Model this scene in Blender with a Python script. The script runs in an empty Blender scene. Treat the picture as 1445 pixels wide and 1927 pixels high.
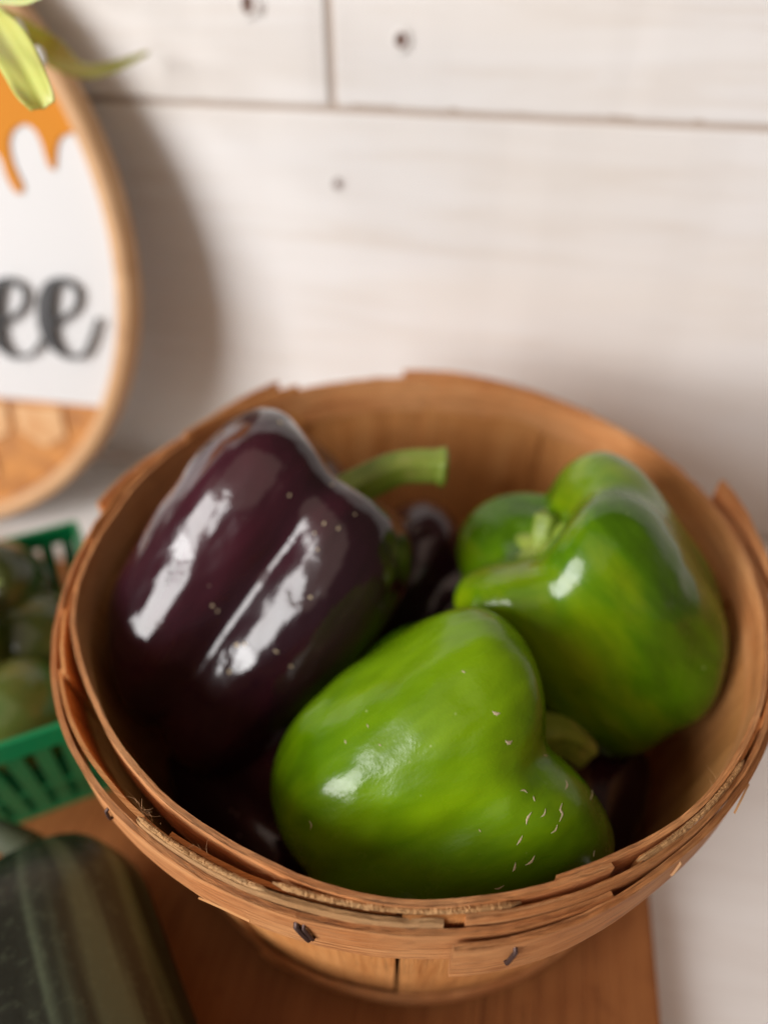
import bpy, bmesh, math, random
import numpy as np
from mathutils import Vector, Matrix, noise
from mathutils.bvhtree import BVHTree
sc = bpy.context.scene
col = sc.collection
random.seed(4)
R = math.radians

# ------------------------------------------------------------------ camera
PITCH, YAW = R(42), R(11)
FPX, CX, CY = 1283.0, 722.5, 963.5            # the photograph's focal length and centre in its own pixels
POS = Vector((0.0222, -0.1770, 0.3180))
FH = Vector((-math.sin(YAW), math.cos(YAW), 0)); RT = Vector((math.cos(YAW), math.sin(YAW), 0))
FW = FH*math.cos(PITCH) - Vector((0, 0, 1))*math.sin(PITCH)
UP = FH*math.sin(PITCH) + Vector((0, 0, 1))*math.cos(PITCH)
cam = bpy.data.cameras.new('camera')
co = bpy.data.objects.new('camera', cam); col.objects.link(co)
m3 = Matrix((RT, UP, -FW)).transposed()
co.matrix_world = Matrix.Translation(POS) @ m3.to_4x4()
cam.sensor_fit = 'VERTICAL'; cam.sensor_height = 36.0; cam.lens = FPX/1927*36
cam.clip_start = .01; cam.clip_end = 100
cam.dof.use_dof = True; cam.dof.focus_distance = .178; cam.dof.aperture_fstop = 3.4
sc.camera = co

# ------------------------------------------------------------------ light: a room with one window to the left of the photographer
w = bpy.data.worlds.new('World'); sc.world = w; w.use_nodes = True
w.node_tree.nodes['Background'].inputs[0].default_value = (1.0, .67, .50, 1)
w.node_tree.nodes['Background'].inputs[1].default_value = .14
LD = Vector((-.92, -1.0, .56)).normalized()
def area(name, loc, target, sx, sy, power, colr):
    l = bpy.data.lights.new(name, 'AREA'); l.shape = 'RECTANGLE'; l.size = sx; l.size_y = sy
    l.energy = power; l.color = colr
    o = bpy.data.objects.new(name, l); col.objects.link(o); o.location = loc
    o.rotation_euler = (Vector(target) - Vector(loc)).to_track_quat('-Z', 'Y').to_euler()
    return o
TGT = Vector((0, 0.05, .12))
LC = TGT + LD*2.0
area('window_light_lower', LC + Vector((0, 0, -.24)), TGT, 1.05, .48, 28.5, (1.0, .985, .975))
area('window_light_upper', LC + Vector((0, 0, .34)), TGT, 1.05, .48, 20, (1.0, .985, .975))
area('overhead_fill', (-.5, -.9, 1.9), (0, .15, .1), 2.4, 2.0, 9.5, (1.0, .77, .63))  # added soft fill lamp overhead, standing in for light off the ceiling
sc.view_settings.view_transform = 'Standard'; sc.view_settings.look = 'None'
sc.view_settings.gamma = 1; sc.view_settings.exposure = 0

# ------------------------------------------------------------------ helpers
def ray(px, py): return FW + RT*((px-CX)/FPX) - UP*((py-CY)/FPX)
def atz(px, py, z): d = ray(px, py); return POS + d*((z-POS.z)/d.z)
def aty(px, py, y): d = ray(px, py); return POS + d*((y-POS.y)/d.y)
def atd(px, py, dep): return POS + ray(px, py)*dep
def cdir(x, y, t): return (RT*x + UP*y - FW*t).normalized()   # right, up, towards the lens
def smooth(a, b, x):
    t = min(1, max(0, (x-a)/(b-a))); return t*t*(3-2*t)
def nz(x, y=0., z=0.): return noise.noise(Vector((x, y, z)))

def tag(o, label=None, cat=None, group=None, kind=None):
    if label: o['label'] = label
    if cat: o['category'] = cat
    if group: o['group'] = group
    if kind: o['kind'] = kind
    return o
def link(o, parent=None):
    col.objects.link(o)
    if parent: o.parent = parent; o.matrix_parent_inverse = Matrix.Translation(parent.location).inverted() if parent.type == 'EMPTY' else Matrix()
    return o
def empty(name, loc=(0, 0, 0)):
    o = bpy.data.objects.new(name, None); o.location = loc; o.empty_display_size = .01; col.objects.link(o); return o
def mesh(name, verts, faces, mat, parent=None, uvs=None, smooth_=True):
    me = bpy.data.meshes.new(name); me.from_pydata([tuple(v) for v in verts], [], faces)
    if uvs is not None:
        uv = me.uv_layers.new(name='UVMap')
        idx = np.empty(len(me.loops), dtype=np.int32); me.loops.foreach_get('vertex_index', idx)
        uv.data.foreach_set('uv', np.asarray(uvs, dtype=np.float32)[idx].ravel())
    me.polygons.foreach_set('use_smooth', [smooth_]*len(me.polygons))
    me.materials.append(mat); me.update()
    o = bpy.data.objects.new(name, me); return link(o, parent)
def from_bm(name, bm, mat, parent=None, smooth_=False):
    bmesh.ops.recalc_face_normals(bm, faces=bm.faces)
    me = bpy.data.meshes.new(name); bm.to_mesh(me); bm.free()
    me.polygons.foreach_set('use_smooth', [smooth_]*len(me.polygons))
    me.materials.append(mat); o = bpy.data.objects.new(name, me); return link(o, parent)
def sub(o, lv=2):
    m = o.modifiers.new('sub', 'SUBSURF'); m.levels = lv; m.render_levels = lv; return o

def tube(name, pts, rad, mat, parent=None, seg=8, closed_ends=True, flat=1.0, uvlen=True):
    """round tube along points; rad is a number or list"""
    pts = [Vector(p) for p in pts]; n = len(pts)
    rads = rad if hasattr(rad, '__len__') else [rad]*n
    V, F, U = [], [], []
    prev = None; L = 0
    for i, p in enumerate(pts):
        t = (pts[min(i+1, n-1)] - pts[max(i-1, 0)]).normalized()
        if prev is None:
            a = Vector((0, 0, 1)) if abs(t.z) < .9 else Vector((1, 0, 0)); nrm = (a - t*a.dot(t)).normalized()
        else: nrm = (prev - t*prev.dot(t)).normalized()
        prev = nrm; b = t.cross(nrm)
        if i: L += (p-pts[i-1]).length
        for k in range(seg):
            an = 2*math.pi*k/seg
            V.append(p + nrm*math.cos(an)*rads[i] + b*math.sin(an)*rads[i]*flat); U.append((L, k/seg*.02))
    for i in range(n-1):
        for k in range(seg):
            F.append((i*seg+k, i*seg+(k+1) % seg, (i+1)*seg+(k+1) % seg, (i+1)*seg+k))
    F.append(tuple(range(seg-1, -1, -1))); F.append(tuple((n-1)*seg+k for k in range(seg)))
    return mesh(name, V, F, mat, parent, U)
def spline(pts, n):
    """Catmull-Rom through points (any dimension) -> n samples"""
    P = np.array(pts, float); P = np.vstack([2*P[0]-P[1], P, 2*P[-1]-P[-2]]); out = []
    m = len(P)-3
    for j in range(n):
        t = j/(n-1)*m; i = min(int(t), m-1); f = t-i
        a, b, c, d = P[i:i+4]
        out.append(.5*((2*b)+(c-a)*f+(2*a-5*b+4*c-d)*f*f+(3*b-a-3*c+d)*f**3))
    return np.array(out)

# ------------------------------------------------------------------ materials
def newmat(name):
    m = bpy.data.materials.new(name); m.use_nodes = True; nt = m.node_tree
    return m, nt, nt.nodes['Principled BSDF']
def N(nt, typ, **kw):
    n = nt.nodes.new(typ)
    for k, v in kw.items():
        if k.startswith('i_'): n.inputs[k[2:].replace('_', ' ')].default_value = v
        else: setattr(n, k, v)
    return n
def ramp(nt, fac, stops):
    r = nt.nodes.new('ShaderNodeValToRGB'); e = r.color_ramp.elements
    while len(e) < len(stops): e.new(.5)
    for el, (p, c) in zip(e, stops): el.position = p; el.color = (*c, 1) if len(c) == 3 else c
    nt.links.new(fac, r.inputs[0]); return r.outputs[0]
def mixc(nt, fac, a, b, mode='MIX'):
    n = nt.nodes.new('ShaderNodeMix'); n.data_type = 'RGBA'; n.blend_type = mode
    for s, v in ((n.inputs[0], fac), (n.inputs[6], a), (n.inputs[7], b)):
        if hasattr(v, 'links'): nt.links.new(v, s)
        elif isinstance(v, (int, float)): s.default_value = v
        else: s.default_value = (*v, 1)
    return n.outputs[2]
def tex(nt, kind, coord, scale, vscale=(1, 1, 1), detail=4, rough=.55, dist=0, rot=(0, 0, 0), loc=(0, 0, 0)):
    tc = nt.nodes.new('ShaderNodeTexCoord'); mp = nt.nodes.new('ShaderNodeMapping')
    mp.inputs['Scale'].default_value = vscale; mp.inputs['Rotation'].default_value = rot; mp.inputs['Location'].default_value = loc
    nt.links.new(tc.outputs[coord], mp.inputs[0])
    if kind == 'noise':
        n = nt.nodes.new('ShaderNodeTexNoise'); n.inputs['Scale'].default_value = scale
        n.inputs['Detail'].default_value = detail; n.inputs['Roughness'].default_value = rough; n.inputs['Distortion'].default_value = dist
        out = n.outputs[0]
    else:
        n = nt.nodes.new('ShaderNodeTexVoronoi'); n.inputs['Scale'].default_value = scale; out = n.outputs[0]
    nt.links.new(mp.outputs[0], n.inputs['Vector']); return out
def bump(nt, bsdf, h, strength, dist, prev=None):
    b = nt.nodes.new('ShaderNodeBump'); b.inputs['Strength'].default_value = strength; b.inputs['Distance'].default_value = dist
    nt.links.new(h, b.inputs['Height'])
    if prev: nt.links.new(prev, b.inputs['Normal'])
    nt.links.new(b.outputs[0], bsdf.inputs['Normal']); return b.outputs[0]

def wood_uv(name, dark, mid, light, rough=.6, gs=1.0, bs=.5):
    """u runs along the grain (metres), v across it"""
    m, nt, b = newmat(name)
    g1 = tex(nt, 'noise', 'UV', 1, (26*gs, 900*gs, 1), 5, .6, .3)
    g2 = tex(nt, 'noise', 'UV', 1, (9*gs, 130*gs, 1), 3, .5, .6)
    g3 = tex(nt, 'noise', 'Object', 34, (1, 1, 1), 3)
    c1 = ramp(nt, g1, [(.36, dark), (.5, mid), (.62, light)])
    c2 = ramp(nt, g2, [(.32, dark), (.55, mid), (.7, light)])
    c = mixc(nt, .5, c1, c2)
    c = mixc(nt, ramp(nt, g3, [(.4, (0, 0, 0)), (.7, (.55,)*3)]), c, light)
    pores = ramp(nt, tex(nt, 'noise', 'UV', 1, (70*gs, 1900*gs, 1), 2), [(.30, (.45,)*3), (.40, (1,)*3)])
    c = mixc(nt, .4, c, pores, 'MULTIPLY')
    oi = nt.nodes.new('ShaderNodeObjectInfo')
    c = mixc(nt, 1.0, c, ramp(nt, oi.outputs['Random'], [(0, (.80, .76, .70)), (1, (1.08, 1.06, 1.04))]), 'MULTIPLY')
    split = tex(nt, 'noise', 'UV', 1, (34*gs, 2300*gs, 1), 3, .7, .15)
    c = mixc(nt, .75, c, ramp(nt, split, [(.34, (.34, .25, .19)), (.43, (1,)*3)]), 'MULTIPLY')
    st_ = tex(nt, 'noise', 'UV', 1, (60, 90, 1), 3, .6, .5)
    c = mixc(nt, .4, c, ramp(nt, st_, [(.28, (.55, .45, .38)), (.42, (1,)*3)]), 'MULTIPLY')
    nt.links.new(c, b.inputs['Base Color'])
    b.inputs['Roughness'].default_value = rough; b.inputs['Specular IOR Level'].default_value = .3
    p = bump(nt, b, g1, min(1, bs*1.6), .0009); p = bump(nt, b, g2, bs*.8, .0010, p); bump(nt, b, split, min(1, bs*1.8), .0009, p)
    return m

M = {}
M['veneer'] = wood_uv('basket_veneer', (.50, .170, .048), (.82, .345, .118), (.94, .51, .23))
M['veneer_inner'] = wood_uv('basket_veneer_inner', (.52, .195, .052), (.72, .315, .10), (.82, .41, .155), .62, .7, .3)
M['veneer_raw'] = wood_uv('raw_cut_veneer', (.50, .24, .09), (.74, .42, .18), (.86, .55, .28), .85, 1.6, 1.0)
M['board'] = wood_uv('board_wood', (.27, .092, .026), (.37, .140, .042), (.45, .185, .060), .55, .5, .3)
M['hoop'] = wood_uv('hoop_wood', (.50, .28, .13), (.66, .41, .22), (.72, .48, .27), .5, .4, .2)
M['staple'], nt, b = newmat('rusty_wire'); b.inputs['Base Color'].default_value = (.10, .062, .055, 1); b.inputs['Metallic'].default_value = .7; b.inputs['Roughness'].default_value = .5
M['fibre'], nt, b = newmat('wood_fibre'); b.inputs['Base Color'].default_value = (.62, .36, .18, 1); b.inputs['Roughness'].default_value = .9
M['fluff'], nt, b = newmat('grey_fluff'); b.inputs['Base Color'].default_value = (.5, .45, .42, 1); b.inputs['Roughness'].default_value = 1

def paint_white():
    m, nt, b = newmat('whitewashed_plank')
    a = tex(nt, 'noise', 'Object', 1, (7, 30, 80), 5, .6, .6)
    big = tex(nt, 'noise', 'Object', 1, (5, 5, 16), 3, .5, .3, loc=(3.1, 0, 1.7))
    c = ramp(nt, a, [(.25, (.73, .69, .65)), (.46, (.80, .79, .78)), (.7, (.83, .83, .83))])
    c = mixc(nt, ramp(nt, big, [(.42, (0,)*3), (.68, (.5,)*3)]), c, (.78, .73, .67))
    nt.links.new(c, b.inputs['Base Color']); b.inputs['Roughness'].default_value = .55
    p = bump(nt, b, a, .3, .0008)
    return m
M['plank'] = paint_white()
M['dark_joint'], nt, b = newmat('raw_plank_edge'); b.inputs['Base Color'].default_value = (.50, .42, .36, 1); b.inputs['Roughness'].default_value = .9
M['nail'], nt, b = newmat('nail_hole'); b.inputs['Base Color'].default_value = (.16, .09, .07, 1); b.inputs['Roughness'].default_value = .8
m, nt, b = newmat('white_table_top'); M['table'] = m
nt.links.new(ramp(nt, tex(nt, 'noise', 'Object', 1, (8, 60, 8), 4), [(.3, (.78, .75, .72)), (.6, (.85, .84, .82))]), b.inputs['Base Color']); b.inputs['Roughness'].default_value = .5

def pepper_mat(name, cols, fleck, rough, coat, sss=0., crough=None, fb=.16, lb=.30, streak=(1, 1, .25), specks=True):
    m, nt, b = newmat(name)
    st = tex(nt, 'noise', 'Object', 55, streak, 4, .55, .3)
    bg = tex(nt, 'noise', 'Object', 17, (1, 1, .55), 3, .5, .2)
    f = nt.nodes.new('ShaderNodeMath'); f.operation = 'ADD'; f.use_clamp = False
    h = nt.nodes.new('ShaderNodeMath'); h.operation = 'MULTIPLY'; h.inputs[1].default_value = .45; nt.links.new(st, h.inputs[0])
    h2 = nt.nodes.new('ShaderNodeMath'); h2.operation = 'MULTIPLY'; h2.inputs[1].default_value = .55; nt.links.new(bg, h2.inputs[0])
    nt.links.new(h.outputs[0], f.inputs[0]); nt.links.new(h2.outputs[0], f.inputs[1])
    c = ramp(nt, f.outputs[0], cols)
    v = tex(nt, 'voronoi', 'Object', 210, (1, 1, 1))
    n2 = tex(nt, 'noise', 'Object', 60, (1, 1, 1), 2)
    if specks:
        d = ramp(nt, v, [(.04, (1,)*3), (.11, (0,)*3)]); g = ramp(nt, n2, [(.58, (0,)*3), (.66, (.8,)*3)])
        c = mixc(nt, mixc(nt, 1.0, d, g, 'MULTIPLY'), c, fleck)
    nt.links.new(c, b.inputs['Base Color'])
    # dust and handling marks dull the gloss in patches
    du = tex(nt, 'noise', 'Object', 38, (1, 1, .7), 5, .65, .5)
    nt.links.new(ramp(nt, du, [(.38, (rough,)*3), (.66, (rough+.14,)*3)]), b.inputs['Roughness'])
    b.inputs['Coat Weight'].default_value = coat; b.inputs['Coat Roughness'].default_value = crough or rough*.55
    b.inputs['Specular IOR Level'].default_value = .25
    if sss: b.inputs['Subsurface Weight'].default_value = sss; b.inputs['Subsurface Radius'].default_value = (.4, 1, .1); b.inputs['Subsurface Scale'].default_value = .004
    fine = tex(nt, 'noise', 'Object', 900, (1, 1, 1), 2)
    med = tex(nt, 'noise', 'Object', 120, (1, 1, .5), 3)
    p = bump(nt, b, fine, fb, .0003); p = bump(nt, b, med, .30, .0012, p); p = bump(nt, b, tex(nt, 'noise', 'Object', 48, (1, 1, .6), 2), lb, .0045, p); nt.links.new(p, b.inputs['Coat Normal'])
    return m
M['green'] = pepper_mat('green_pepper_skin', [(.32, (.026, .068, .001)), (.46, (.072, .168, .001)), (.62, (.170, .315, .002))], (.42, .52, .20), .19, .30, .04, .15)
M['green_back'] = pepper_mat('green_pepper_skin_mottled', [(.34, (.022, .065, .001)), (.48, (.072, .175, .0015)), (.64, (.20, .29, .003))], (.42, .5, .2), .18, .30, .04)
M['purple'] = pepper_mat('purple_pepper_skin', [(.30, (.012, .005, .009)), (.47, (.022, .006, .011)), (.64, (.048, .008, .016))], (.40, .30, .24), .13, .7, 0., .06, .05, .5)
M['scar'], nt, b = newmat('dry_scar'); b.inputs['Base Color'].default_value = (.52, .44, .28, 1); b.inputs['Roughness'].default_value = .8
m, nt, b = newmat('pepper_stem'); M['stem'] = m
nt.links.new(ramp(nt, tex(nt, 'noise', 'Object', 60, (1, 1, 1), 3), [(.3, (.12, .19, .015)), (.55, (.24, .33, .04)), (.75, (.36, .38, .09))]), b.inputs['Base Color']); b.inputs['Roughness'].default_value = .45

# ------------------------------------------------------------------ setting: table, board, wall
YW = .21
TZ = -.015
def box(name, x0, x1, y0, y1, z0, z1, mat, parent=None, bev=0.0, uvdir='x'):
    bm = bmesh.new(); bmesh.ops.create_cube(bm, size=1)
    for v in bm.verts: v.co = Vector((x0+(v.co.x+.5)*(x1-x0), y0+(v.co.y+.5)*(y1-y0), z0+(v.co.z+.5)*(z1-z0)))
    if bev: bmesh.ops.bevel(bm, geom=bm.edges[:], offset=bev, segments=2, affect='EDGES', profile=.6)
    uv = bm.loops.layers.uv.new('UVMap')
    for f in bm.faces:
        for l in f.loops:
            c = l.vert.co; l[uv].uv = (c.x, c.y+c.z) if uvdir == 'x' else (c.y, c.x+c.z)
    return from_bm(name, bm, mat, parent)
t = box('table', -1.0, 1.0, -.6, YW-.004, TZ-.03, TZ, M['table'], bev=.002); tag(t, 'white painted table top under the board and against the wall', None, None, 'structure')
bd = box('wooden_board', -.42, .1139, -.30, .085, TZ+.0003, 0, M['board'], bev=.0018, uvdir='y')
tag(bd, 'reddish brown wooden board lying under the round basket', 'board')
wall = empty('wall', (0, YW, 0)); tag(wall, 'whitewashed plank wall with nail holes behind the basket', None, None, 'structure')
def plank(x0, x1, z0, z1, dy=0):
    n = 60; bm = bmesh.new(); bmesh.ops.create_cube(bm, size=1)
    for v in bm.verts: v.co = Vector((x0+(v.co.x+.5)*(x1-x0), YW+dy+(v.co.y+.5)*.018, z0+(v.co.z+.5)*(z1-z0)))
    bmesh.ops.subdivide_edges(bm, edges=[e for e in bm.edges if abs(e.verts[0].co.x-e.verts[1].co.x) > .01], cuts=90)
    bmesh.ops.bevel(bm, geom=[e for e in bm.edges if e.calc_face_angle(0) > 1], offset=.0012, segments=2, affect='EDGES')
    for v in bm.verts:
        k = smooth(.006, 0, min(abs(v.co.z-z0), abs(v.co.z-z1)))
        v.co.z += nz(v.co.x*90, z0*9, x0)*.0007*k; v.co.y += abs(nz(v.co.x*120, z0, 4))*.0009*k
    return from_bm('plank', bm, M['plank'], wall)
seam = aty(625, 207, YW).z
xj = aty(624, 150, YW).x
plank(-1.0, xj-.0016, seam+.0016, seam+.20); plank(xj+.0016, 1.0, seam+.0016, seam+.20, .0006)
plank(-1.0, 1.0, TZ, seam-.0016)
bk = box('wall_backing', -1.0, 1.0, YW+.0020, YW+.03, TZ, seam+.2, M['dark_joint'], wall)
for (px, py, r) in ((755, 75, .0036), (636, 345, .0030), (468, 8, .0042), (487, 14, .0022)):
    p = aty(px, py, YW); V = []; F = []; n = 18
    # a shallow countersunk hole: pale raised lip, dark centre
    for j, (rr, yy) in enumerate(((0, .0), (.55, .0), (.8, -.0009), (1.0, -.0011), (1.35, -.0002))):
        for k in range(n):
            a = 2*math.pi*k/n; q = rr*r*(1+.18*nz(math.cos(a)*2, math.sin(a)*2, px))
            V.append((p.x+q*math.cos(a), YW-.0002+yy*.6, p.z+q*math.sin(a)*1.1))
    for j in range(4):
        for k in range(n): F.append((j*n+k, j*n+(k+1) % n, (j+1)*n+(k+1) % n, (j+1)*n+k))
    o = mesh('nail_hole', V, F, M['nail'], wall); o.data.materials.append(M['plank'])
    for f in o.data.polygons: f.material_index = 0 if f.index < 2*n else 1

# ------------------------------------------------------------------ the basket
H = .138
basket = empty('veneer_basket', (0, 0, 0))
tag(basket, 'round orange-brown wood veneer basket with stapled rim holding the peppers', 'basket')
def strip(name, a0, a1, rf, z0f, z1f, th, mat, parent=basket, na=None, nzs=6, rag=.0003, seed=0, grain='u'):
    """bent veneer: angles in degrees, rf(angle, v) inner radius, thickness outward"""
    na = na or max(8, int(abs(a1-a0)*1.6)); V = []; F = []; U = []
    for i in range(na+1):
        a = a0+(a1-a0)*i/na; ar = R(a); arc = ar*.125
        z0 = z0f(a) + rag*nz(a*.35, seed, 1)+rag*.35*nz(a*3.3, seed, 5); z1 = z1f(a) + rag*nz(a*.30, seed, 2)*1.3 + rag*.4*nz(a*4.1, seed, 7)
        ring = []
        for j in range(nzs+1): ring.append((j/nzs, 0))
        for j in range(nzs, -1, -1): ring.append((j/nzs, 1))
        for (v, s) in ring:
            z = z0+(z1-z0)*v; r = rf(a, v)+s*th+.00022*nz(a*.12, z*40, seed)
            V.append((r*math.cos(ar), r*math.sin(ar), z)); U.append((arc+seed, z+s*.0033+r*1.5+seed) if grain == 'u' else (z*1.0+seed, arc+s*.0033+seed))
    m = 2*(nzs+1)
    for i in range(na):
        for k in range(m): F.append((i*m+k, (i+1)*m+k, (i+1)*m+(k+1) % m, i*m+(k+1) % m))
    F.append(tuple(range(m))); F.append(tuple(na*m+k for k in range(m-1, -1, -1)))
    o = mesh(name, V, F, mat, parent, U, True)
    md = o.modifiers.new('edge', 'EDGE_SPLIT'); md.split_angle = R(50)
    return o
def bumpf(a, c, w, h):
    d = (a-c+180) % 360-180; return h*math.exp(-(d/w)**2)
def body_r(z):     # the splints' inner radius
    t = z/H; return .1058+(.1200-.1058)*t+.0008*math.sin(math.pi*t)
def top_extra(a):
    return bumpf(a, 222, 28, .0036)            # the wall bows outward away from the inner hoop, front left
# splints
NS = 12
heights = {}
tops = [.1375, .139, .1405, .1390, .1430, .1405, .138, .136, .136, .1375, .137, .138]
for i in range(NS):
    a = 22+i*360/NS; off = .0013 if i % 2 else 0.0
    wd = 360/NS*.5+(2.2 if i % 2 else -.3)
    if i == 9: wd = 14.6
    s = i*1.37
    strip('splint', a-wd, a+wd, lambda A, v, o_=off, s_=s: body_r(max(0, .003+v*.135))+o_+top_extra(A)*v**2+.0006*nz(A*.06, v*2, s_), lambda A: .002,
          lambda A, t_=tops[i]: t_, .0012, M['veneer_inner'], na=30, nzs=16, rag=.0005, seed=s, grain='v')
# inner hoop
def r_inner(a, v=0):
    return .1186 - bumpf(a, 236, 20, .0022) - bumpf(a, 256, 9, .0012)+bumpf(a, 205, 12, .001)+.0007*nz(R(a)*3, 9)-(.0017*(1-smooth(-64, -40, a)) if a < -30 else 0)
ih = strip('inner_hoop', -64, 303, r_inner, lambda a: .1215, lambda a: .1398+.0006*math.sin(R(a)*3)-bumpf(a, 236, 16, .001), .0016, M['veneer'], rag=.0004, seed=3.3)
# outer hoop: one long bent strip, its end tab lapping over the start
def tp(a): return bumpf(a, 222, 30, .0036)
def r_outer(a, v=0):
    lap = .0030*(1-smooth(283, 318, a)) if a < 330 else 0
    return .1234+tp(a)+lap+.0006*nz(a*.04, 5)-.0012*v*(0 if a < 330 else 1)*0
strip('outer_hoop', 283, 283+379, r_outer, lambda a: .1165-.0042*(1-smooth(283, 330, a)), lambda a: .1350-.0010*(1-smooth(283, 320, a))-bumpf(a, 262, 22, .001), .0017, M['veneer'], na=700, rag=.00035, seed=7.7)
# middle strips between the splints and the outer hoop, cut ends showing
strip('rim_strip', 243, 282, lambda a, v: .1219+tp(a)+.0002*v, lambda a: .116, lambda a: .1380, .0012, M['veneer_raw'], rag=.0007, seed=11)
strip('rim_strip', 284.5, 415, lambda a, v: .1217+tp(a), lambda a: .118, lambda a: .1385+.0008*nz(a*.1, 3), .0014, M['veneer'], rag=.0005, seed=13)
strip('rim_strip', 118, 204, lambda a, v: .1219+tp(a)*.9, lambda a: .116, lambda a: .1390+.0002*math.sin(a*.2), .0013, M['veneer'], rag=.0004, seed=15)
# a splinter of hoop sticking out behind on the right
strip('loose_veneer', 4, 27, lambda a, v: .1256+.0022*smooth(10, 27, a)+.001*v, lambda a: .122, lambda a: .1395+.0035*smooth(6, 26, a), .0014, M['veneer'], seed=17)
strip('loose_veneer', 152, 180, lambda a, v: .1252+tp(a)+.0006*v, lambda a: .120, lambda a: .1365+.0042*smooth(152, 180, a), .0014, M['veneer'], seed=19)
strip('loose_veneer', 131, 154, lambda a, v: .1252+.0004*v, lambda a: .120, lambda a: .1380+.0058*(1-smooth(131, 154, a)), .0014, M['veneer'], seed=21)
strip('loose_veneer', 58, 102, lambda a, v: .1252+.0003*v, lambda a: .120, lambda a: .1370+.0035*smooth(58, 95, a), .0014, M['veneer'], seed=29)
# crumbly sawn edge on the front rim: fuzzy end grain, a raised ragged ribbon
def sawn(a0, a1, rr, z, seed, th=.0013):
    n = int((a1-a0)/.11); V, F, U = [], [], []; m = 10
    for i in range(n+1):
        a = a0+(a1-a0)*i/n; ar = R(a); fade = smooth(0, .06, i/n)*smooth(1, .94, i/n)
        for k in range(m):
            an = 2*math.pi*k/m; q = 1+.45*nz(a*9, k*1.7, seed)+.30*nz(a*27, k*2.9, seed+3)
            rad = rr+tp(a)*(1 if rr > .1208 else .5)+math.cos(an)*th*.5*q*(.4+.6*fade); zz = z+math.sin(an)*.0010*q*fade+.0003*nz(a*1.1, seed)
            V.append((rad*math.cos(ar), rad*math.sin(ar), zz)); U.append((ar*.125, k*.0004))
    for i in range(n):
        for k in range(m): F.append((i*m+k, (i+1)*m+k, (i+1)*m+(k+1) % m, i*m+(k+1) % m))
    F += [tuple(range(m)), tuple(n*m+k for k in range(m-1, -1, -1))]
    mesh('sawn_edge', V, F, M['veneer_raw'], basket, U, False)
sawn(262, 291, .1207, .1385, 1, .0016); sawn(306, 328, .1211, .1390, 4, .0013); sawn(243, 262, .1224, .1382, 8, .0014)
# hair-thin fibres
def fibres():
    V, F = [], []; rnd = random.Random(5)
    for (a, n, r0) in ((243, 22, .1225), (252, 10, .1215), (322, 16, .1185), (264, 14, .1195)):
        for _ in range(n):
            an = a+rnd.gauss(0, 1.1); p = Vector((r0*math.cos(R(an)), r0*math.sin(R(an)), .1375+rnd.uniform(-.001, .0015)))
            d = Vector((rnd.gauss(0, 1), rnd.gauss(0, 1), rnd.gauss(.4, .6))).normalized(); L = rnd.uniform(.0010, .0032); w_ = rnd.uniform(.00003, .00007)
            curl = Vector((rnd.gauss(0, 1), rnd.gauss(0, 1), rnd.gauss(0, .6)))*.5
            prev = None
            for k in range(6):
                q = p+d*L*k/5+curl*L*(k/5)**2; s = len(V)
                for c in range(3): V.append(q+Vector((math.cos(c*2.1), math.sin(c*2.1), .5*math.sin(c*4)))*w_*(1-.6*k/5))
                if prev is not None:
                    for c in range(3): F.append((prev+c, prev+(c+1) % 3, s+(c+1) % 3, s+c))
                prev = s
    o = mesh('loose_fibres', V, F, M['fibre'], basket); o['kind'] = 'stuff'
fibres()
# lower hoop, base disc
strip('lower_hoop', 250, 250+367, lambda a, v: body_r(.006+.016*v)+.0027+(.0018*(1-smooth(250, 258, a)) if a < 300 else 0), lambda a: .005, lambda a: .0225, .0015, M['veneer'], na=420, seed=23)
def disc(name, r, z0, z1, mat, parent):
    bm = bmesh.new(); bmesh.ops.create_cone(bm, cap_ends=True, segments=64, radius1=r, radius2=r, depth=z1-z0, matrix=Matrix.Translation((0, 0, (z0+z1)/2)))
    uv = bm.loops.layers.uv.new('UVMap')
    for f in bm.faces:
        for l in f.loops: l[uv].uv = (l.vert.co.x, l.vert.co.y)
    return from_bm(name, bm, mat, parent)
disc('base_disc', .1056, .0005, .0045, M['veneer_inner'], basket)
# torn slivers lifting off the hoops
def sliver(a, r_, z, da, lift, w_):
    V, F = [], []
    for k in range(9):
        t_ = k/8; aa = R(a+da*t_); rr = r_+lift*t_**1.6; ww = .7*w_*(1-t_**2)+.00006; zz = z+.0006*math.sin(t_*3)
        for (dr, dz) in ((-.0002, -ww), (.0003, 0), (-.0002, ww)): V.append(((rr+dr)*math.cos(aa), (rr+dr)*math.sin(aa), zz+dz))
        if k:
            for q in range(3): F.append((3*k-3+q, 3*k-3+(q+1) % 3, 3*k+(q+1) % 3, 3*k+q))
    F += [(0, 1, 2), (26, 25, 24)]
    mesh('sliver', V, F, M['veneer_raw'], basket, None, False)
for a, z, da, lift, w_ in ((259, .1185, -7, .0012, .0004), (327, .1335, -5, .0010, .0004)):
    sliver(a, r_outer(a if a > 283 else a+360)+.0018, z, da, lift, w_)
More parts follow.
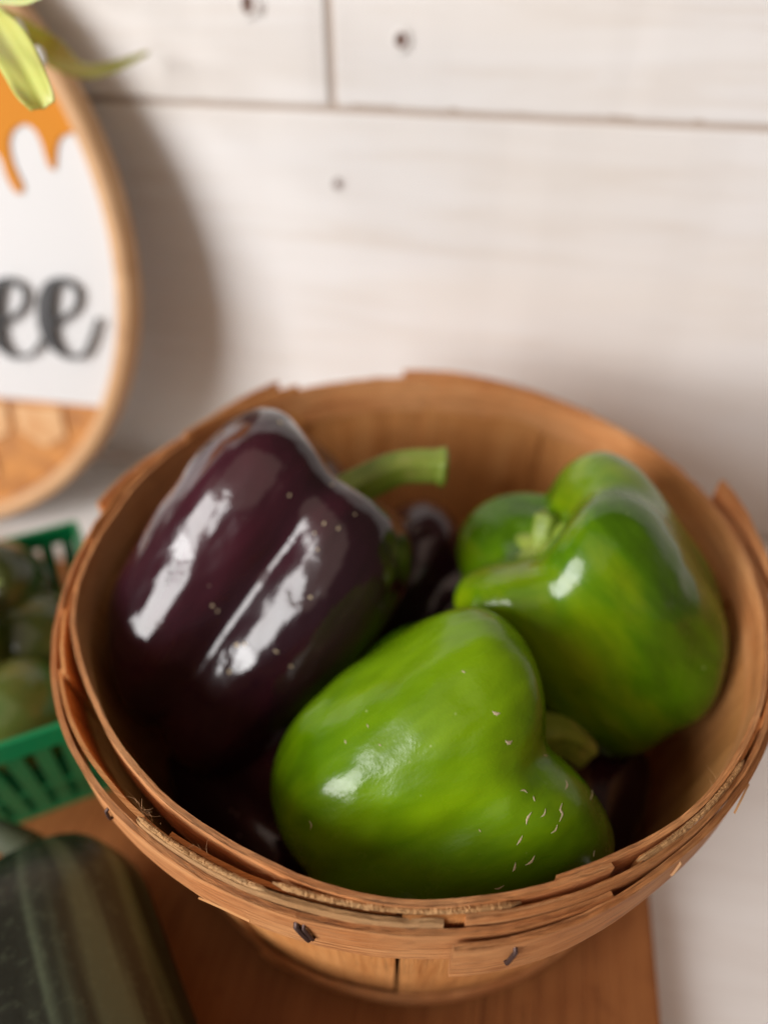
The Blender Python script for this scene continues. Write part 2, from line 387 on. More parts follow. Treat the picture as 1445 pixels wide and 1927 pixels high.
# wire staples through the outer hoop
def staple(a, dz, r, ln, slant, mat=M['staple'], rad=.00045, tilt=0.):
    rr = lambda aa: r_outer(aa if aa > 283 else aa+360)+.0017
    pts = []
    for k in range(9):
        t_ = k/8; aa = a+slant*(t_-.5)
        out = .0006 if 0 < k < 8 else -.0012
        q = rr(aa)+out+r; z = .1225+dz+ln*(t_-.5)
        pts.append((q*math.cos(R(aa)), q*math.sin(R(aa)), z))
    return tube('staple', pts, rad, mat, basket, 7)
for a, dz, ln, sl, rd in ((266.2, .0040, .0095, -1.5, .0008), (266.9, .0046, .0085, -1.1, .0005), (289.5, .0035, .0105, .7, .0006), (237, .004, .008, .5, .0005), (340, .003, .008, .4, .0005), (30, 0, .008, .4, .0005), (95, 0, .008, .3, .0005), (150, .001, .008, .4, .0005), (200, .002, .008, .5, .0005)):
    staple(a, dz, .0002, ln, sl, M['staple'], rd)
staple(312.5, .004, -.0003, .010, .12, M['fibre'], .0004)

# ------------------------------------------------------------------ peppers
PROF = [(0.0, .84), (.10, .845), (.22, .88), (.36, .94), (.52, .99), (.69, 1.01), (.85, .975), (.96, .89), (1.0, .76), (1.0, .60), (.985, .42), (.96, .24), (.89, .11), (.74, .03), (.52, .0), (.28, .015), (.10, .05), (0.0, .06)]
def pepper_surface(lobes, L, RAD, prof=PROF, taper=0., furrow=1.0, drop=.10, seed=0., wob=.03, p=14., bend=(0, 0), nphi=240, npr=150, dents=(), tilt=(0, 0), shk=1.0):
    """lobes: (angle deg, offset, radius) circles whose soft union is the cross-section. Returns local verts, faces, function"""
    pr = spline(prof, npr)
    ph = np.linspace(0, 2*np.pi, nphi, endpoint=False)
    def sect(lbs):
        acc = np.zeros(nphi)
        for (a, d, rho) in lbs:
            dl = ph-np.radians(a); s = rho**2-(d*np.sin(dl))**2
            v = np.where(s > 0, d*np.cos(dl)+np.sqrt(np.maximum(s, 0)), .05)
            acc += np.maximum(v, .05)**p
        return acc**(1/p)
    g = sect(lobes); mx = g.max(); gn = g/mx
    mean = gn.mean()
    gm = (1-gn)/max(1e-6, 1-gn.min())     # 1 in furrows
    V = []
    for i, (rp, zp) in enumerate(pr):
        rp = max(0, rp)
        k = furrow*(smooth(0, .55, rp)*1.0 if zp > .5 else smooth(.05, .75, rp))
        k *= 1-(1-shk)*smooth(.72, .97, zp)
        sh = smooth(.55, 1.0, zp)*smooth(.15, .6, rp); bt = smooth(.35, 0., zp)*smooth(.1, .6, rp)
        for j in range(nphi):
            rr = rp*(mean+(gn[j]-mean)*k)
            a = ph[j]
            tz = zp - drop*gm[j]*sh + .06*gm[j]*bt
            sc_ = 1-taper*(1-tz)
            x = RAD*rr*sc_*math.cos(a); y = RAD*rr*sc_*math.sin(a); z = L*(tz-.5)
            nn = noise.noise(Vector((x*22+seed, y*22, z*17)))*1.15+.45*noise.noise(Vector((x*58, y*58+seed, z*42)))+.12*noise.noise(Vector((x*150, y*150+seed, z*110)))
            f = 1+wob*nn
            x *= f; y *= f; z += L*.012*noise.noise(Vector((x*30, seed, y*30)))
            for (dx, dy, dz, dr, dd) in dents:
                q = ((x/RAD-dx)**2+(y/RAD-dy)**2+(z/L-dz)**2)/dr**2
                e = math.exp(-q)*dd; x *= 1-e; y *= 1-e
            x += bend[0]*(z/L)**2*RAD; y += bend[1]*(z/L)**2*RAD
            tt = smooth(.2, 1, tz)*L; z -= (tilt[0]*x+tilt[1]*y)/RAD*tt
            V.append((x, y, z))
    F = []
    for i in range(npr-1):
        for j in range(nphi): F.append((i*nphi+j, (i+1)*nphi+j, (i+1)*nphi+(j+1) % nphi, i*nphi+(j+1) % nphi))
    return V, F
def frame(axis, centre):
    Z = axis.normalized(); X = -FW; X = (X-Z*X.dot(Z)).normalized(); Y = Z.cross(X)
    return Matrix.Translation(centre) @ Matrix((X, Y, Z)).transposed().to_4x4()
def pepper(label, centre, axis, lobes, L, RAD, mat, stem, scars=(), **kw):
    """X of the local frame faces the lens; stem: list of (x,y,z) in units of RAD/L plus radius"""
    seed_ = kw.get('seed', 0); fr = frame(axis, centre); V, F = pepper_surface(lobes, L, RAD, **kw)
    inv = fr.inverted(); W = []          # the flesh rests against the basket wall and never passes it
    for v in V:
        q = fr @ Vector(v); rad = math.hypot(q.x, q.y); lim = min(body_r(max(.004, min(q.z, H)))-.0012, .1168)
        if q.z > H+.004: lim += (q.z-H-.004)*1.5
        if rad > lim-.012:
            nr = lim-.012+.012*math.tanh((rad-lim+.012)/.012); q.x *= nr/rad; q.y *= nr/rad
        W.append(tuple(inv @ Vector((q.x, q.y, max(q.z, .0056)))))
    V = W
    root = bpy.data.objects.new('bell_pepper', None); col.objects.link(root); root.empty_display_size = .01
    root.matrix_world = fr; tag(root, label, 'pepper')
    def add(o): o.parent = root; o.matrix_parent_inverse = Matrix(); return o
    npr = 150; nphi = 240
    b = mesh('body', V, F, mat); add(b)
    # calyx: a thin lobed collar at the stem's foot
    zc = L*(.84-.5); Vc, Fc = [], []; n = 40
    for j, (rr, zz) in enumerate(((0, .004), (.35, .0035), (.75, .002), (1.0, .0005), (.95, -.002))):
        for k in range(n):
            a = 2*math.pi*k/n; q = RAD*.27*rr*(1+.13*math.cos(5*a)*rr)
            Vc.append((q*math.cos(a), q*math.sin(a), zc+zz+(.0015*math.cos(5*a+1)*rr)+.09*L*max(0, rr-.55)))
    for j in range(4):
        for k in range(n): Fc.append((j*n+k, j*n+(k+1) % n, (j+1)*n+(k+1) % n, (j+1)*n+k))
    add(mesh('calyx', Vc, Fc, M['stem']))
    if stem:
        S = spline([(s[0]*RAD, s[1]*RAD, s[2]*L, s[3]) for s in stem], 44)
        Vs, Fs = [], []; sg = 40; prev = None
        C_ = [Vector(q[:3]) for q in S]; rs = [q[3] for q in S]
        e = (C_[-1]-C_[-2]).normalized()
        for off, k in ((.0005, .97), (.0011, .90), (.0016, .76), (.0018, .58), (.0016, .30)): C_.append(Vector(S[-1][:3])+e*off); rs.append(rs[43]*k)
        for i, p in enumerate(C_):
            t_ = (Vector(S[min(i+1, 43)][:3])-Vector(S[min(i, 43)-1 if i else 0][:3])).normalized()
            nrm = Vector((1, 0, 0)) if prev is None else prev
            nrm = (nrm-t_*nrm.dot(t_)).normalized(); prev = nrm; bb = t_.cross(nrm)
            fl_ = 1+.75*math.exp(-i/4.5)
            for k in range(sg):
                an = 2*math.pi*k/sg; q = rs[i]*fl_*(1+.075*math.cos(5*an+i*.02)+.03*math.cos(11*an)+.05*nz(i*.16, math.cos(an), math.sin(an)+seed_))
                Vs.append(p+nrm*math.cos(an)*q+bb*math.sin(an)*q)
        for i in range(len(C_)-1):
            for k in range(sg): Fs.append((i*sg+k, i*sg+(k+1) % sg, (i+1)*sg+(k+1) % sg, (i+1)*sg+k))
        Fs.append(tuple((len(C_)-1)*sg+k for k in range(sg)))
        add(mesh('stem', Vs, Fs, M['stem']))
    # dry corky scratches lying on the skin: each a short ribbon laid on the surface where the photograph shows it
    bvh = BVHTree.FromPolygons([fr @ Vector(v) for v in V], F)
    for (path, wd) in scars:
        path = spline(path, 4+3*len(path)); n = len(path); Vs, Fs, pv = [], [], None; hits = []
        for (px, py) in path:
            d = ray(px, py).normalized(); h = bvh.ray_cast(POS, d)
            if h[0] is not None: hits.append((inv @ h[0], (inv.to_3x3() @ (h[1] if h[1].dot(d) < 0 else -h[1])).normalized()))
        for k, (p0, nn) in enumerate(hits):
            a, b_ = hits[max(0, k-1)][0], hits[min(len(hits)-1, k+1)][0]; sd = (b_-a).cross(nn).normalized()
            w_ = wd*math.sin(math.pi*min(.96, max(.06, k/max(1, len(hits)-1))))*(1+.35*math.sin(k*2.3+px))
            q = len(Vs)
            for f_, h_ in ((-1, .00002), (0, .00018), (1, .00002)): Vs.append(p0+sd*w_*f_+nn*h_)
            if k: Fs += [(q-3, q-2, q+1, q), (q-2, q-1, q+2, q+1)]
        if Fs: add(mesh('scar', Vs, Fs, M['scar']))
    return root

# front green pepper: lies on its side, stem end to the right and away
sc1 = [([(926, 1338), (933, 1343), (941, 1342)], .00045), ([(950, 1393), (957, 1398), (964, 1394)], .0005), ([(1064, 1468), (1067, 1477), (1063, 1486)], .0003),
       ([(1112, 1480), (1114, 1494), (1110, 1505)], .00022), ([(1057, 1512), (1054, 1524), (1058, 1532), (1052, 1546)], .0003), ([(1048, 1552), (1045, 1562), (1036, 1568)], .00022),
       ([(1026, 1522), (1024, 1532), (1017, 1538)], .0002), ([(978, 1488), (986, 1487), (992, 1492)], .0002), ([(1003, 1498), (1006, 1508)], .0002),
       ([(1000, 1528), (992, 1540), (990, 1552)], .0003), ([(983, 1572), (978, 1582), (972, 1590)], .00025), ([(1006, 1610), (999, 1622), (988, 1628)], .00032),
       ([(970, 1622), (968, 1634), (964, 1640)], .0003), ([(948, 1666), (938, 1672), (930, 1672)], .00025), ([(582, 1544), (586, 1553), (584, 1562)], .0002),
       ([(648, 1392), (652, 1400)], .0002), ([(1118, 1600), (1116, 1612)], .0002), ([(712, 1400), (718, 1404)], .00016), ([(868, 1262), (876, 1266)], .0002), ([(1022, 1420), (1030, 1423)], .0002),
       ([(690, 1362), (694, 1370)], .00016), ([(900, 1560), (905, 1566)], .00016)]
pepper('glossy green bell pepper at the front of the basket with pale scratches', atz(799, 1478, .093), cdir(.85, .46, -.08),
       [(-54, .46, .62), (36, .45, .60), (118, .44, .60), (222, .45, .58)], .093, .0585, M['green'],
       [(0, 0, .32, .0085), (-.05, .08, .46, .0074), (-.12, .22, .55, .0070), (-.20, .36, .59, .0070)], sc1,
       seed=1.7, drop=.12, wob=.06, furrow=.52, tilt=(0, .035), p=20., shk=1.9,
       prof=[(0.0, .84), (.10, .845), (.22, .88), (.36, .94), (.52, .99), (.70, 1.01), (.86, .965), (.96, .87), (1.0, .74), (.98, .60), (.92, .44), (.84, .29), (.75, .165), (.64, .075), (.50, .02), (.34, .01), (.12, .05), (0.0, .06)])
# purple pepper, leaning against the left of the basket
sc2 = [([(x-d, y-d*.5), (x, y), (x+d, y+d*.4)], w_) for x, y, d, w_ in ((446, 1214, 4, .0007), (432, 1264, 3, .0009), (460, 1212, 4, .0004), (545, 932, 2, .0006), (610, 985, 2, .0006), (637, 994, 2, .0006),
       (592, 1003, 2, .0004), (668, 968, 2, .0004), (584, 1124, 3, .0005), (598, 1034, 2, .0004), (400, 1140, 3, .0005), (410, 1150, 2, .0005), (548, 1254, 4, .0004), (520, 1226, 5, .0003), (640, 905, 3, .0005), (625, 912, 3, .0004), (528, 795, 5, .0006))]
pepper('large dark purple bell pepper with curved green stem on the left in the basket', atz(487, 1128, .106), cdir(.57, .80, .05),
       [(-48, .53, .60), (42, .54, .56), (130, .45, .58), (216, .45, .60)], .126, .0580, M['purple'],
       [(0, 0, .32, .0075), (.02, .10, .47, .0068), (.03, .26, .60, .0066), (.03, .44, .67, .0066), (.03, .51, .69, .0077)], sc2,
       seed=5.1, drop=.035, taper=.12, wob=.045, furrow=1.0, tilt=(0, .055), p=18., shk=.45)
# back right green pepper
pepper('yellow-green mottled bell pepper behind on the right with its stem end showing', atz(1118, 1140, .112), cdir(-.55, .60, .28),
       [(-60, .52, .56), (18, .50, .57), (86, .44, .58), (195, .46, .56)], .102, .0505, M['green_back'],
       [(0, 0, .32, .0056), (.0, .05, .38, .0044), (-.02, .14, .41, .0046)], [],
       seed=9.4, drop=.12, taper=.08, wob=.045, furrow=.80, p=10.)
# darker purple one underneath
pepper('dark purple bell pepper half hidden beneath and behind the large purple one', Vector((-.004, .040, .052)), Vector((.35, .5, .45)),
       [(-50, .46, .58), (40, .46, .56), (130, .45, .58), (215, .46, .58)], .10, .046, M['purple'], None, [], seed=12.4)
pepper('added dark purple bell pepper that deepens the shade under the left one', Vector((-.045, -.052, .046)), Vector((.8, -.5, .1)),
       [(-50, .46, .58), (40, .46, .56), (130, .45, .58), (215, .46, .58)], .085, .043, M['purple'], None, [], seed=17.4)  # pepper added to darken the basket's depth, where there is only shade

pepper('dark maroon bell pepper at the bottom right mostly buried under the green ones', Vector((.064, -.046, .040)), Vector((.2, .9, .1)),
       [(-50, .46, .58), (40, .46, .56), (130, .45, .58), (215, .46, .58)], .080, .038, M['purple'], None, [], seed=21.4)

# ------------------------------------------------------------------ round sign leaning on the wall
SR = .188; lean = R(13.5); trn = R(2)
sax = Vector((math.cos(trn), math.sin(trn), 0)); sn_h = Vector((-math.sin(trn), math.cos(trn), 0))
sup = Vector((0, 0, 1))*math.cos(lean)+sn_h*math.sin(lean); sback = sn_h*math.cos(lean)-Vector((0, 0, 1))*math.sin(lean)
SC = Vector((-.3715, .113, TZ+.001))+sup*SR
sign = bpy.data.objects.new('round_sign', None); col.objects.link(sign); sign.empty_display_size = .02
SM = Matrix.Translation(SC) @ Matrix((sax, sback, sup)).transposed().to_4x4()
sign.matrix_world = SM; tag(sign, 'round white sign in a wooden hoop with black script lettering and orange drips', 'sign')
def toface(px, py, y=0.):
    Mi = SM.inverted(); o = Mi @ POS; d = Mi.to_3x3() @ ray(px, py); k = (y-o.y)/d.y; q = o+d*k; return (q.x, q.z)
def sadd(o, par=None): o.parent = par or sign; o.matrix_parent_inverse = Matrix(); return o
def ringmesh(name, ro, ri, y0, y1, mat, n=160):
    V, F, U = [], [], []; pr = [(ro, y0+.002), (ro-.002, y0), (ri+.0015, y0), (ri, y0+.0015), (ri, y1), (ro, y1)]
    for k in range(n):
        a = 2*math.pi*k/n
        for (r, y) in pr: V.append((r*math.cos(a), y, r*math.sin(a))); U.append((a*ro, r+y))
    m = len(pr)
    for k in range(n):
        for j in range(m): F.append((k*m+j, k*m+(j+1) % m, ((k+1) % n)*m+(j+1) % m, ((k+1) % n)*m+j))
    return sadd(mesh(name, V, F, mat, None, U))
ringmesh('hoop', SR, SR-.0095, -.007, .006, M['hoop'])
M['face'], nt, b = newmat('white_board_paint'); b.inputs['Base Color'].default_value = (.66, .67, .68, 1); b.inputs['Roughness'].default_value = .6
M['orange'], nt, b = newmat('orange_paint'); b.inputs['Base Color'].default_value = (.60, .225, .012, 1); b.inputs['Roughness'].default_value = .7; b.inputs['Specular IOR Level'].default_value = .25
M['black'], nt, b = newmat('black_lettering'); b.inputs['Base Color'].default_value = (.018, .018, .020, 1); b.inputs['Roughness'].default_value = .5
M['comb'], nt, b = newmat('pale_comb'); M['comb_rim'], nt2, b2 = newmat('amber_comb')
nt.links.new(ramp(nt, tex(nt, 'noise', 'Object', 60, (1, 1, 1), 3), [(.3, (.60, .31, .12)), (.65, (.70, .44, .22))]), b.inputs['Base Color']); b.inputs['Roughness'].default_value = .5
nt2.links.new(ramp(nt2, tex(nt2, 'noise', 'Object', 70, (1, 1, 1), 3), [(.35, (.38, .15, .035)), (.65, (.60, .26, .06))]), b2.inputs['Base Color']); b2.inputs['Roughness'].default_value = .5
def slab(name, poly, y0, y1, mat, parent=None, sm=False):
    bm = bmesh.new(); vs = [bm.verts.new((x, y0, z)) for (x, z) in poly]
    f = bm.faces.new(vs); r = bmesh.ops.extrude_face_region(bm, geom=[f])
    for v in r['geom']:
        if isinstance(v, bmesh.types.BMVert): v.co.y = y1
    bmesh.ops.triangulate(bm, faces=[f for f in bm.faces if len(f.verts) > 4])
    return sadd(from_bm(name, bm, mat), parent)
ri = SR-.0096
slab('face_panel', [(ri*math.cos(2*math.pi*k/120), ri*math.sin(2*math.pi*k/120)) for k in range(120)], .0, .005, M['face'])
# orange drips along the top
dr = [(131, 252), (120, 256), (110, 272), (107, 300), (105, 318), (97, 316), (88, 295), (80, 268), (66, 243), (46, 234), (27, 246), (20, 268), (24, 298), (34, 325), (46, 352), (40, 364), (28, 356), (14, 330), (4, 300), (-14, 282), (-40, 290), (-52, 330), (-70, 330), (-85, 290)]
dp = spline([toface(x, y) for x, y in dr], 130); ext = []
a_hit = math.atan2(dp[0][1], dp[0][0]); rr = ri-.0008
last = dp[-1]; a_end = math.pi-a_hit
poly = [tuple(p) for p in dp if math.hypot(*p) < rr]
# continue with simple drips to the far left (outside the picture), then close along the hoop
x = last[0]; k = 0
while x > -rr*math.cos(a_hit)*.93:
    x -= .006; k += 1; poly.append((x, last[1]-.012*math.sin(k*.55)))
al = math.atan2(poly[-1][1], poly[-1][0]); ar_ = math.atan2(poly[0][1], poly[0][0])
poly += [(rr*math.cos(al+(ar_-al)*q/60), rr*math.sin(al+(ar_-al)*q/60)) for q in range(61)]
slab('drip_panel', poly, -.0012, -.0002, M['orange'])
# amber comb at the foot
c0 = toface(190, 765)[1]; a0 = math.asin(max(-1, c0/rr))
poly = [(rr*math.cos(math.pi-a0+(math.pi+2*a0)*q/60), rr*math.sin(math.pi-a0+(math.pi+2*a0)*q/60)) for q in range(61)]
slab('comb_panel', poly, -.0012, -.0002, M['comb_rim'])
hx = .021
for iy in range(0, 5):
    for ix in range(-9, 10):
        cx_ = ix*hx*1.78+(iy % 2)*hx*.89; cz_ = c0-.012-iy*hx*1.54
        pts = [(cx_+hx*.86*math.cos(R(30+60*q))*(1+.1*nz(ix, iy, q)), cz_+hx*.86*math.sin(R(30+60*q))*(1+.1*nz(iy, ix, q+4))) for q in range(6)]
        pts = [(x_, min(z_, c0-.003)) for x_, z_ in pts]
        if max(math.hypot(*p) for p in pts) < rr-.001: slab('comb_cell', pts, -.0032, -.0012, M['comb'])
# the script letters, raised off the face
EP = [(160, 797, 7), (215, 782, 8), (262, 728, 9), (330, 612, 12), (415, 548, 12), (492, 492, 12), (528, 420, 12), (520, 342, 14), (470, 296, 15), (415, 282, 18), (352, 310, 30), (318, 390, 44), (310, 490, 50), (318, 600, 50), (350, 690, 40), (402, 756, 24), (470, 800, 13), (540, 800, 12), (590, 762, 12), (632, 660, 12), (655, 585, 11), (672, 540, 11)]
def letter(dx, path):
    cl = [(*toface(dx+x/3.6125, 450+y/3.6125, -.0035), h/3.6125*.00034) for x, y, h in path]
    S = spline(cl, 110); V, F = [], []
    for i, (x_, z_, h) in enumerate(S):
        tx = S[min(i+1, 109)]-S[max(i-1, 0)]; l_ = math.hypot(tx[0], tx[1]) or 1; nx_, nz_ = -tx[1]/l_, tx[0]/l_
        for (s, y) in ((-1, -.0038), (1, -.0038), (1, -.0016), (-1, -.0016)): V.append((x_+nx_*h*s, y-.00001*i, z_+nz_*h*s))
        if i:
            q = 4*i
            for k in range(4): F.append((q-4+k, q-4+(k+1) % 4, q+(k+1) % 4, q+k))
    F += [(0, 1, 2, 3), (436+3, 436+2, 436+1, 436)]
    return sadd(mesh('letter', V, F, M['black'], None, None, False))
letter(0, EP); letter(-99, EP[:17]+[(515, 797, 9)])

# ------------------------------------------------------------------ green plastic punnet of tomatoes
M['punnet'], nt, b = newmat('green_plastic'); b.inputs['Base Color'].default_value = (.002, .22, .075, 1); b.inputs['Roughness'].default_value = .4
PX = Vector((.82, .57, 0)).normalized(); PY = Vector((-.57, .82, 0)).normalized()
PC = Vector((-.1275, -.036, 0))-PY*.017; PW, PD, PH = .130, .122, .072
punnet = empty('plastic_punnet', PC); tag(punnet, 'slatted green plastic punnet behind the zucchini holding small tomatoes', 'punnet')
def pp(u, v, z): k = .82+.18*z/PH; return PC + PX*(-PW/2+(u-.5)*PW*k) + PY*(PD/2+(v-.5)*PD*k) + Vector((0, 0, z))
def bar(name, a, b_, w_, mat, par, fl=1.0): return tube(name, [a, a.lerp(b_, .5), b_], w_, mat, par, 8, flat=fl)
def slat(name, a, b_, along, width, thick, mat, par):
    nrm = (b_-a).cross(along).normalized(); al = along.normalized(); V = []
    for p in (a, b_):
        for s, t_ in ((-1, -1), (1, -1), (1, 1), (-1, 1)): V.append(p+al*s*width/2+nrm*t_*thick/2)
    return mesh(name, V, [(0, 1, 2, 3), (7, 6, 5, 4), (0, 4, 5, 1), (1, 5, 6, 2), (2, 6, 7, 3), (3, 7, 4, 0)], mat, par, None, False)
cs = [(0, 0), (1, 0), (1, 1), (0, 1)]
for i in range(4):
    (u0, v0), (u1, v1) = cs[i], cs[(i+1) % 4]
    a, b_ = pp(u0, v0, PH), pp(u1, v1, PH)
    slat('rim', a-Vector((0, 0, .003)), b_-Vector((0, 0, .003)), Vector((0, 0, 1)), .011, .0022, M['punnet'], punnet)
    slat('rail', pp(u0, v0, .026), pp(u1, v1, .026), Vector((0, 0, 1)), .002, .0012, M['punnet'], punnet)
    slat('rail', pp(u0, v0, .003), pp(u1, v1, .003), Vector((0, 0, 1)), .005, .0016, M['punnet'], punnet)
    for k in range(12):
        t_ = (k+.5)/12; t2 = min(1, max(0, t_+.0))
        A = pp(u0+(u1-u0)*t_, v0+(v1-v0)*t_, .002); B = pp(u0+(u1-u0)*t2, v0+(v1-v0)*t2, PH-.004)
        slat('slat', A, B, b_-a, .0062, .0013, M['punnet'], punnet)
fl = [pp(0, 0, .002), pp(1, 0, .002), pp(1, 1, .002), pp(0, 1, .002)]
mesh('floor_panel', fl+[p+Vector((0, 0, .0015)) for p in fl], [(3, 2, 1, 0), (4, 5, 6, 7), (0, 1, 5, 4), (1, 2, 6, 5), (2, 3, 7, 6), (3, 0, 4, 7)], M['punnet'], punnet, None, False)
def tom_mat(name, c):
    m, nt, b = newmat(name); nt.links.new(ramp(nt, tex(nt, 'noise', 'Object', 28, (1, 1, 1), 3), [(.35, c[0]), (.6, c[1])]), b.inputs['Base Color'])
    b.inputs['Roughness'].default_value = .18; return m
TM = [tom_mat('olive_tomato', ((.024, .042, .007), (.055, .070, .012))), tom_mat('green_tomato', ((.06, .12, .02), (.12, .14, .03)))]
TP = [(.0, .0, 0, 0)]
def tomato(label, c, r, mat, seed, up=(0, 0, 1)):
    fr = Matrix.Translation(c) @ Vector(up).to_track_quat('Z', 'Y').to_matrix().to_4x4()
    pr = [(0, .86), (.12, .87), (.3, .95), (.55, .97), (.82, .84), (.98, .6), (1, .45), (.9, .22), (.65, .06), (.3, 0), (0, 0)]
    lb = [(a+seed*20, .16, .86) for a in range(0, 360, 72)]
    V, F = pepper_surface(lb, r*1.75, r, prof=pr, drop=.03, wob=.02, seed=seed, nphi=60, npr=36)
    root = bpy.data.objects.new('tomato', None); col.objects.link(root); root.matrix_world = fr; root.empty_display_size = .01
    tag(root, label, 'tomato', 'tomatoes in the green punnet')
    sadd(mesh('body', V, F, mat), root)
    bm = bmesh.new()
    for k in range(5):
        a = 2*math.pi*k/5; d = Vector((math.cos(a), math.sin(a), 0)); s = Vector((-d.y, d.x, 0)); z = r*.70
        q = [Vector((0, 0, z+.001)), d*r*.25+s*r*.08+Vector((0, 0, z+.0035)), d*r*.55+Vector((0, 0, z+.005)), d*r*.25-s*r*.08+Vector((0, 0, z+.0035))]
        up_ = [bm.verts.new(v) for v in q]; dn = [bm.verts.new(v-Vector((0, 0, .0008))) for v in q]
        bm.faces.new(up_); bm.faces.new(dn[::-1])
        for e in range(4): bm.faces.new((up_[e], dn[e], dn[(e+1) % 4], up_[(e+1) % 4]))
    sadd(from_bm('calyx', bm, M['stem']), root)
    sadd(tube('stem', [(0, 0, r*.68), (0, .001, r*.95)], [.0018, .0014], M['stem']), root)
def pin(u, v, z): return pp(u, v, 0)+Vector((0, 0, z))
tomato('round green tomato at the near right corner of the punnet', pin(.74, .25, .044), .0265, TM[1], 1, (.3, .9, .2))
tomato('large dark olive tomato in the middle of the punnet', pin(.50, .55, .066), .030, TM[0], 2, (-.1, .3, .9))
tomato('dark olive tomato with pale stem at the back of the punnet', pin(.70, .86, .064), .0265, TM[0], 3, (.2, -.5, .8))
tomato('dark tomato at the back left of the punnet', pin(.22, .84, .060), .027, TM[0], 4, (.2, -.4, .8))
tomato('green tomato at the near left corner of the punnet', pin(.24, .22, .036), .0245, TM[1], 5, (.2, .9, .3))

tomato('olive tomato wedged against the right side of the punnet', pin(.86, .58, .050), .024, TM[0], 6, (.3, .8, .2))
# ------------------------------------------------------------------ zucchini
def zucchini():
    m, nt, b = newmat('zucchini_skin')
    st = tex(nt, 'noise', 'UV', 1, (4, 1.9, 1), 2, .5, .2)
    sp = tex(nt, 'voronoi', 'Object', 420, (1, 1, 1)); n3 = tex(nt, 'noise', 'Object', 300, (1, 1, 1), 3)
    c = ramp(nt, st, [(.42, (.010, .014, .008)), (.52, (.022, .03, .018)), (.62, (.075, .105, .065))])
    c = mixc(nt, ramp(nt, n3, [(.52, (0,)*3), (.72, (.14,)*3)]), c, (.18, .24, .15))
    nt.links.new(c, b.inputs['Base Color']); b.inputs['Roughness'].default_value = .42; bump(nt, b, n3, .25, .0006)
    A = atz(58, 1612, .035); B = atz(196, 2100, .035); d = (B-A).normalized()
    root = empty('zucchini', A+Vector((0, 0, -.035))); tag(root, 'large dark green zucchini with pale lengthwise stripes in the corner', 'zucchini')
    n, seg = 70, 96; V, F, U = [], [], []; side = d.cross(Vector((0, 0, 1)))
    for i in range(n+1):
        t_ = i/n; L = .19; s = t_**1.6*L
        r = .0385*min(1, math.sqrt(max(0, 1-(1-min(1, (s+.0005)/.040))**2)))*(1+.04*math.sin(t_*3))
        r *= math.sqrt(max(.002, 1-max(0, (s-.165)/.025)**2))
        c_ = A+d*s+side*.006*math.sin(t_*2.5)
        for k in range(seg):
            a = 2*math.pi*k/seg; q = r*(1+.028*math.cos(5*a+.4)+.01*math.cos(10*a))
            V.append(c_+side*q*math.cos(a)+Vector((0, 0, 1))*q*math.sin(a)*.93); U.append((s*1.0, 6.0*(k/seg if k < seg/2 else 1-k/seg)*2))
    for i in range(n):
        for k in range(seg): F.append((i*seg+k, i*seg+(k+1) % seg, (i+1)*seg+(k+1) % seg, (i+1)*seg+k))
    mesh('body', V, F, m, root, U)
    P = [A+d*.008, A-d*.003, A-d*.008+Vector((-.008, 0, -.004)), A-d*.011+Vector((-.018, 0, -.008))]
    m2, nt, b = newmat('zucchini_stem'); b.inputs['Base Color'].default_value = (.05, .06, .03, 1); b.inputs['Roughness'].default_value = .7
    tube('stem', P, [.010, .007, .006, .006], m2, root, 10)
zucchini()

# ------------------------------------------------------------------ plant hanging in at the top left
def leaf_mat(name, a, b_):
    m, nt, b = newmat(name); g = tex(nt, 'noise', 'UV', 1, (3, 90, 1), 3, .5)
    g2 = tex(nt, 'noise', 'UV', 1, (14, 4, 1), 2)
    c = mixc(nt, .5, ramp(nt, g, [(.35, a), (.65, b_)]), ramp(nt, g2, [(.35, b_), (.65, a)]))
    nt.links.new(c, b.inputs['Base Color']); b.inputs['Roughness'].default_value = .4
    b.inputs['Transmission Weight'].default_value = 0; b.inputs['Subsurface Weight'].default_value = .25; b.inputs['Subsurface Scale'].default_value = .003
    return m
M['leaf'] = leaf_mat('variegated_leaf', (.36, .42, .06), (.66, .70, .22)); M['leaf2'] = leaf_mat('olive_leaf', (.26, .32, .03), (.38, .42, .05))
M['leaf3'] = leaf_mat('pale_leaf', (.50, .62, .50), (.62, .66, .14))
plant = empty('hanging_plant', atd(-60, -40, .27)); tag(plant, 'pale green strap-leaved plant with tiny white buds hanging over the round sign', 'plant')
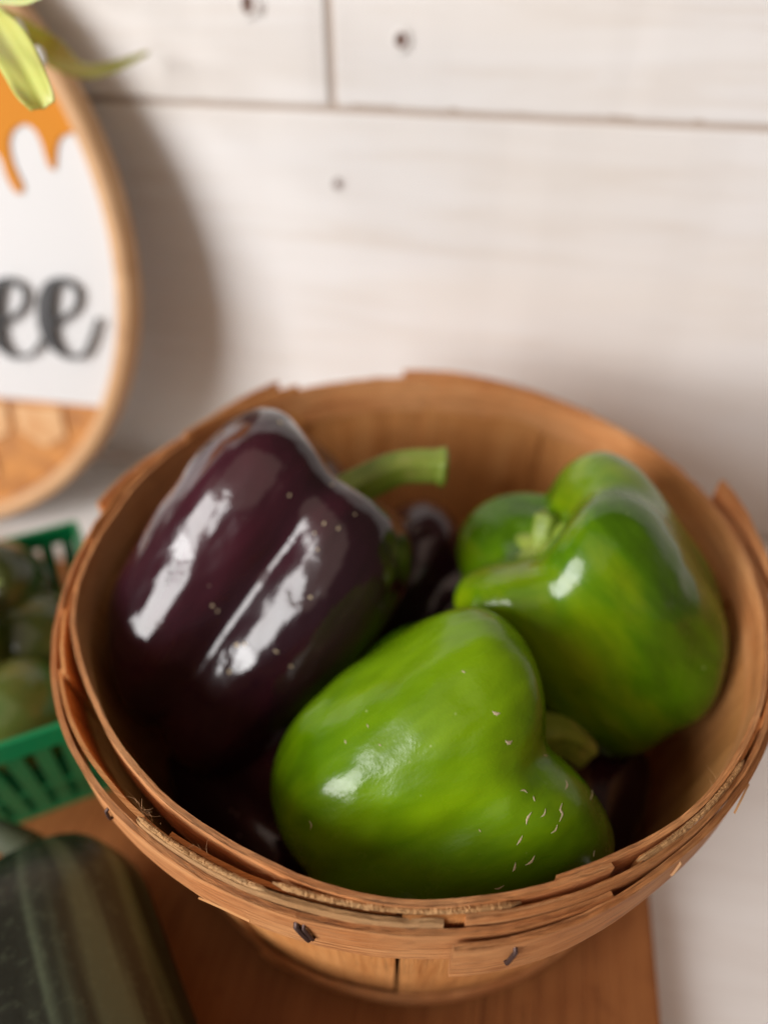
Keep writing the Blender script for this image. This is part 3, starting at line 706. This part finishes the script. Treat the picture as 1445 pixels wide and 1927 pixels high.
def leaf(pts, mat, fold=.35, n=40, m=10, wave=.04):
    """pts: (px, py, depth, halfwidth px) along the midrib"""
    S = spline([(*atd(x, y, dd), w_*dd/FPX) for x, y, dd, w_ in pts], n); V, F, U = [], [], []
    for i in range(n):
        p = Vector(S[i][:3]); t_ = Vector(S[min(i+1, n-1)][:3])-Vector(S[max(i-1, 0)][:3]); t_.normalize()
        s = t_.cross(-FW).normalized(); nn = s.cross(t_).normalized(); w_ = max(.0002, S[i][3])
        for j in range(m+1):
            q = j/m*2-1
            V.append(p+s*w_*q+nn*(w_*fold*(abs(q)*1.0)+w_*wave*4*math.sin(i*.35+q*3)*abs(q))); U.append((i/n*.1, q*.5+.5))
    for i in range(n-1):
        for j in range(m): F.append((i*(m+1)+j, i*(m+1)+j+1, (i+1)*(m+1)+j+1, (i+1)*(m+1)+j))
    o = mesh('leaf', V, F, mat, plant, U); md = o.modifiers.new('t', 'SOLIDIFY'); md.thickness = .00035; return o
leaf([(-40, -20, .25, 12), (-5, 40, .235, 22), (24, 90, .222, 36), (52, 140, .215, 38), (74, 182, .212, 33), (84, 204, .212, 24)], M['leaf'], .45)
leaf([(0, 20, .29, 10), (62, 72, .30, 24), (115, 112, .31, 27), (165, 133, .32, 17), (215, 127, .33, 11), (280, 98, .34, 4)], M['leaf2'], .2)
leaf([(-50, -30, .24, 20), (0, -12, .232, 28), (45, -10, .225, 26), (85, -14, .22, 14), (112, -22, .22, 4)], M['leaf3'], .3)
S_ = spline([tuple(SC+sup*(SR-.01)-sback*.009+sax*.03), tuple(SC+sup*(SR+.035)-sback*.03+sax*.045), tuple(atd(-190, -190, .33)), tuple(atd(-90, -60, .27))], 20)
tube('plant_stem', [Vector(p) for p in S_], [.0026]*20, M['leaf2'], plant)
leaf([(-190, -190, .33, 8), (-230, -120, .33, 24), (-260, -40, .33, 26), (-270, 40, .33, 8)], M['leaf'], .35)
leaf([(-140, -120, .30, 8), (-90, -190, .30, 22), (-20, -240, .30, 24), (60, -250, .30, 6)], M['leaf'], .35)
tube('plant_stem', [atd(-90, -60, .27), atd(-45, -25, .262), atd(5, 22, .268), atd(40, 55, .29), atd(75, 100, .30)], [.0022, .0018, .0012, .0009, .0006], M['leaf2'], plant)
m, nt, b = newmat('white_bud'); b.inputs['Base Color'].default_value = (.8, .8, .76, 1); b.inputs['Roughness'].default_value = .4
for (x, y, r) in ((36, 54, .0022), (44, 66, .0016), (75, 102, .0020), (80, 112, .0014)):
    bm = bmesh.new(); bmesh.ops.create_uvsphere(bm, u_segments=12, v_segments=8, radius=r, matrix=Matrix.Translation(atd(x, y, .272)) @ Matrix.Diagonal((1, 1, 1.4, 1)))
    from_bm('bud', bm, m, plant, True)
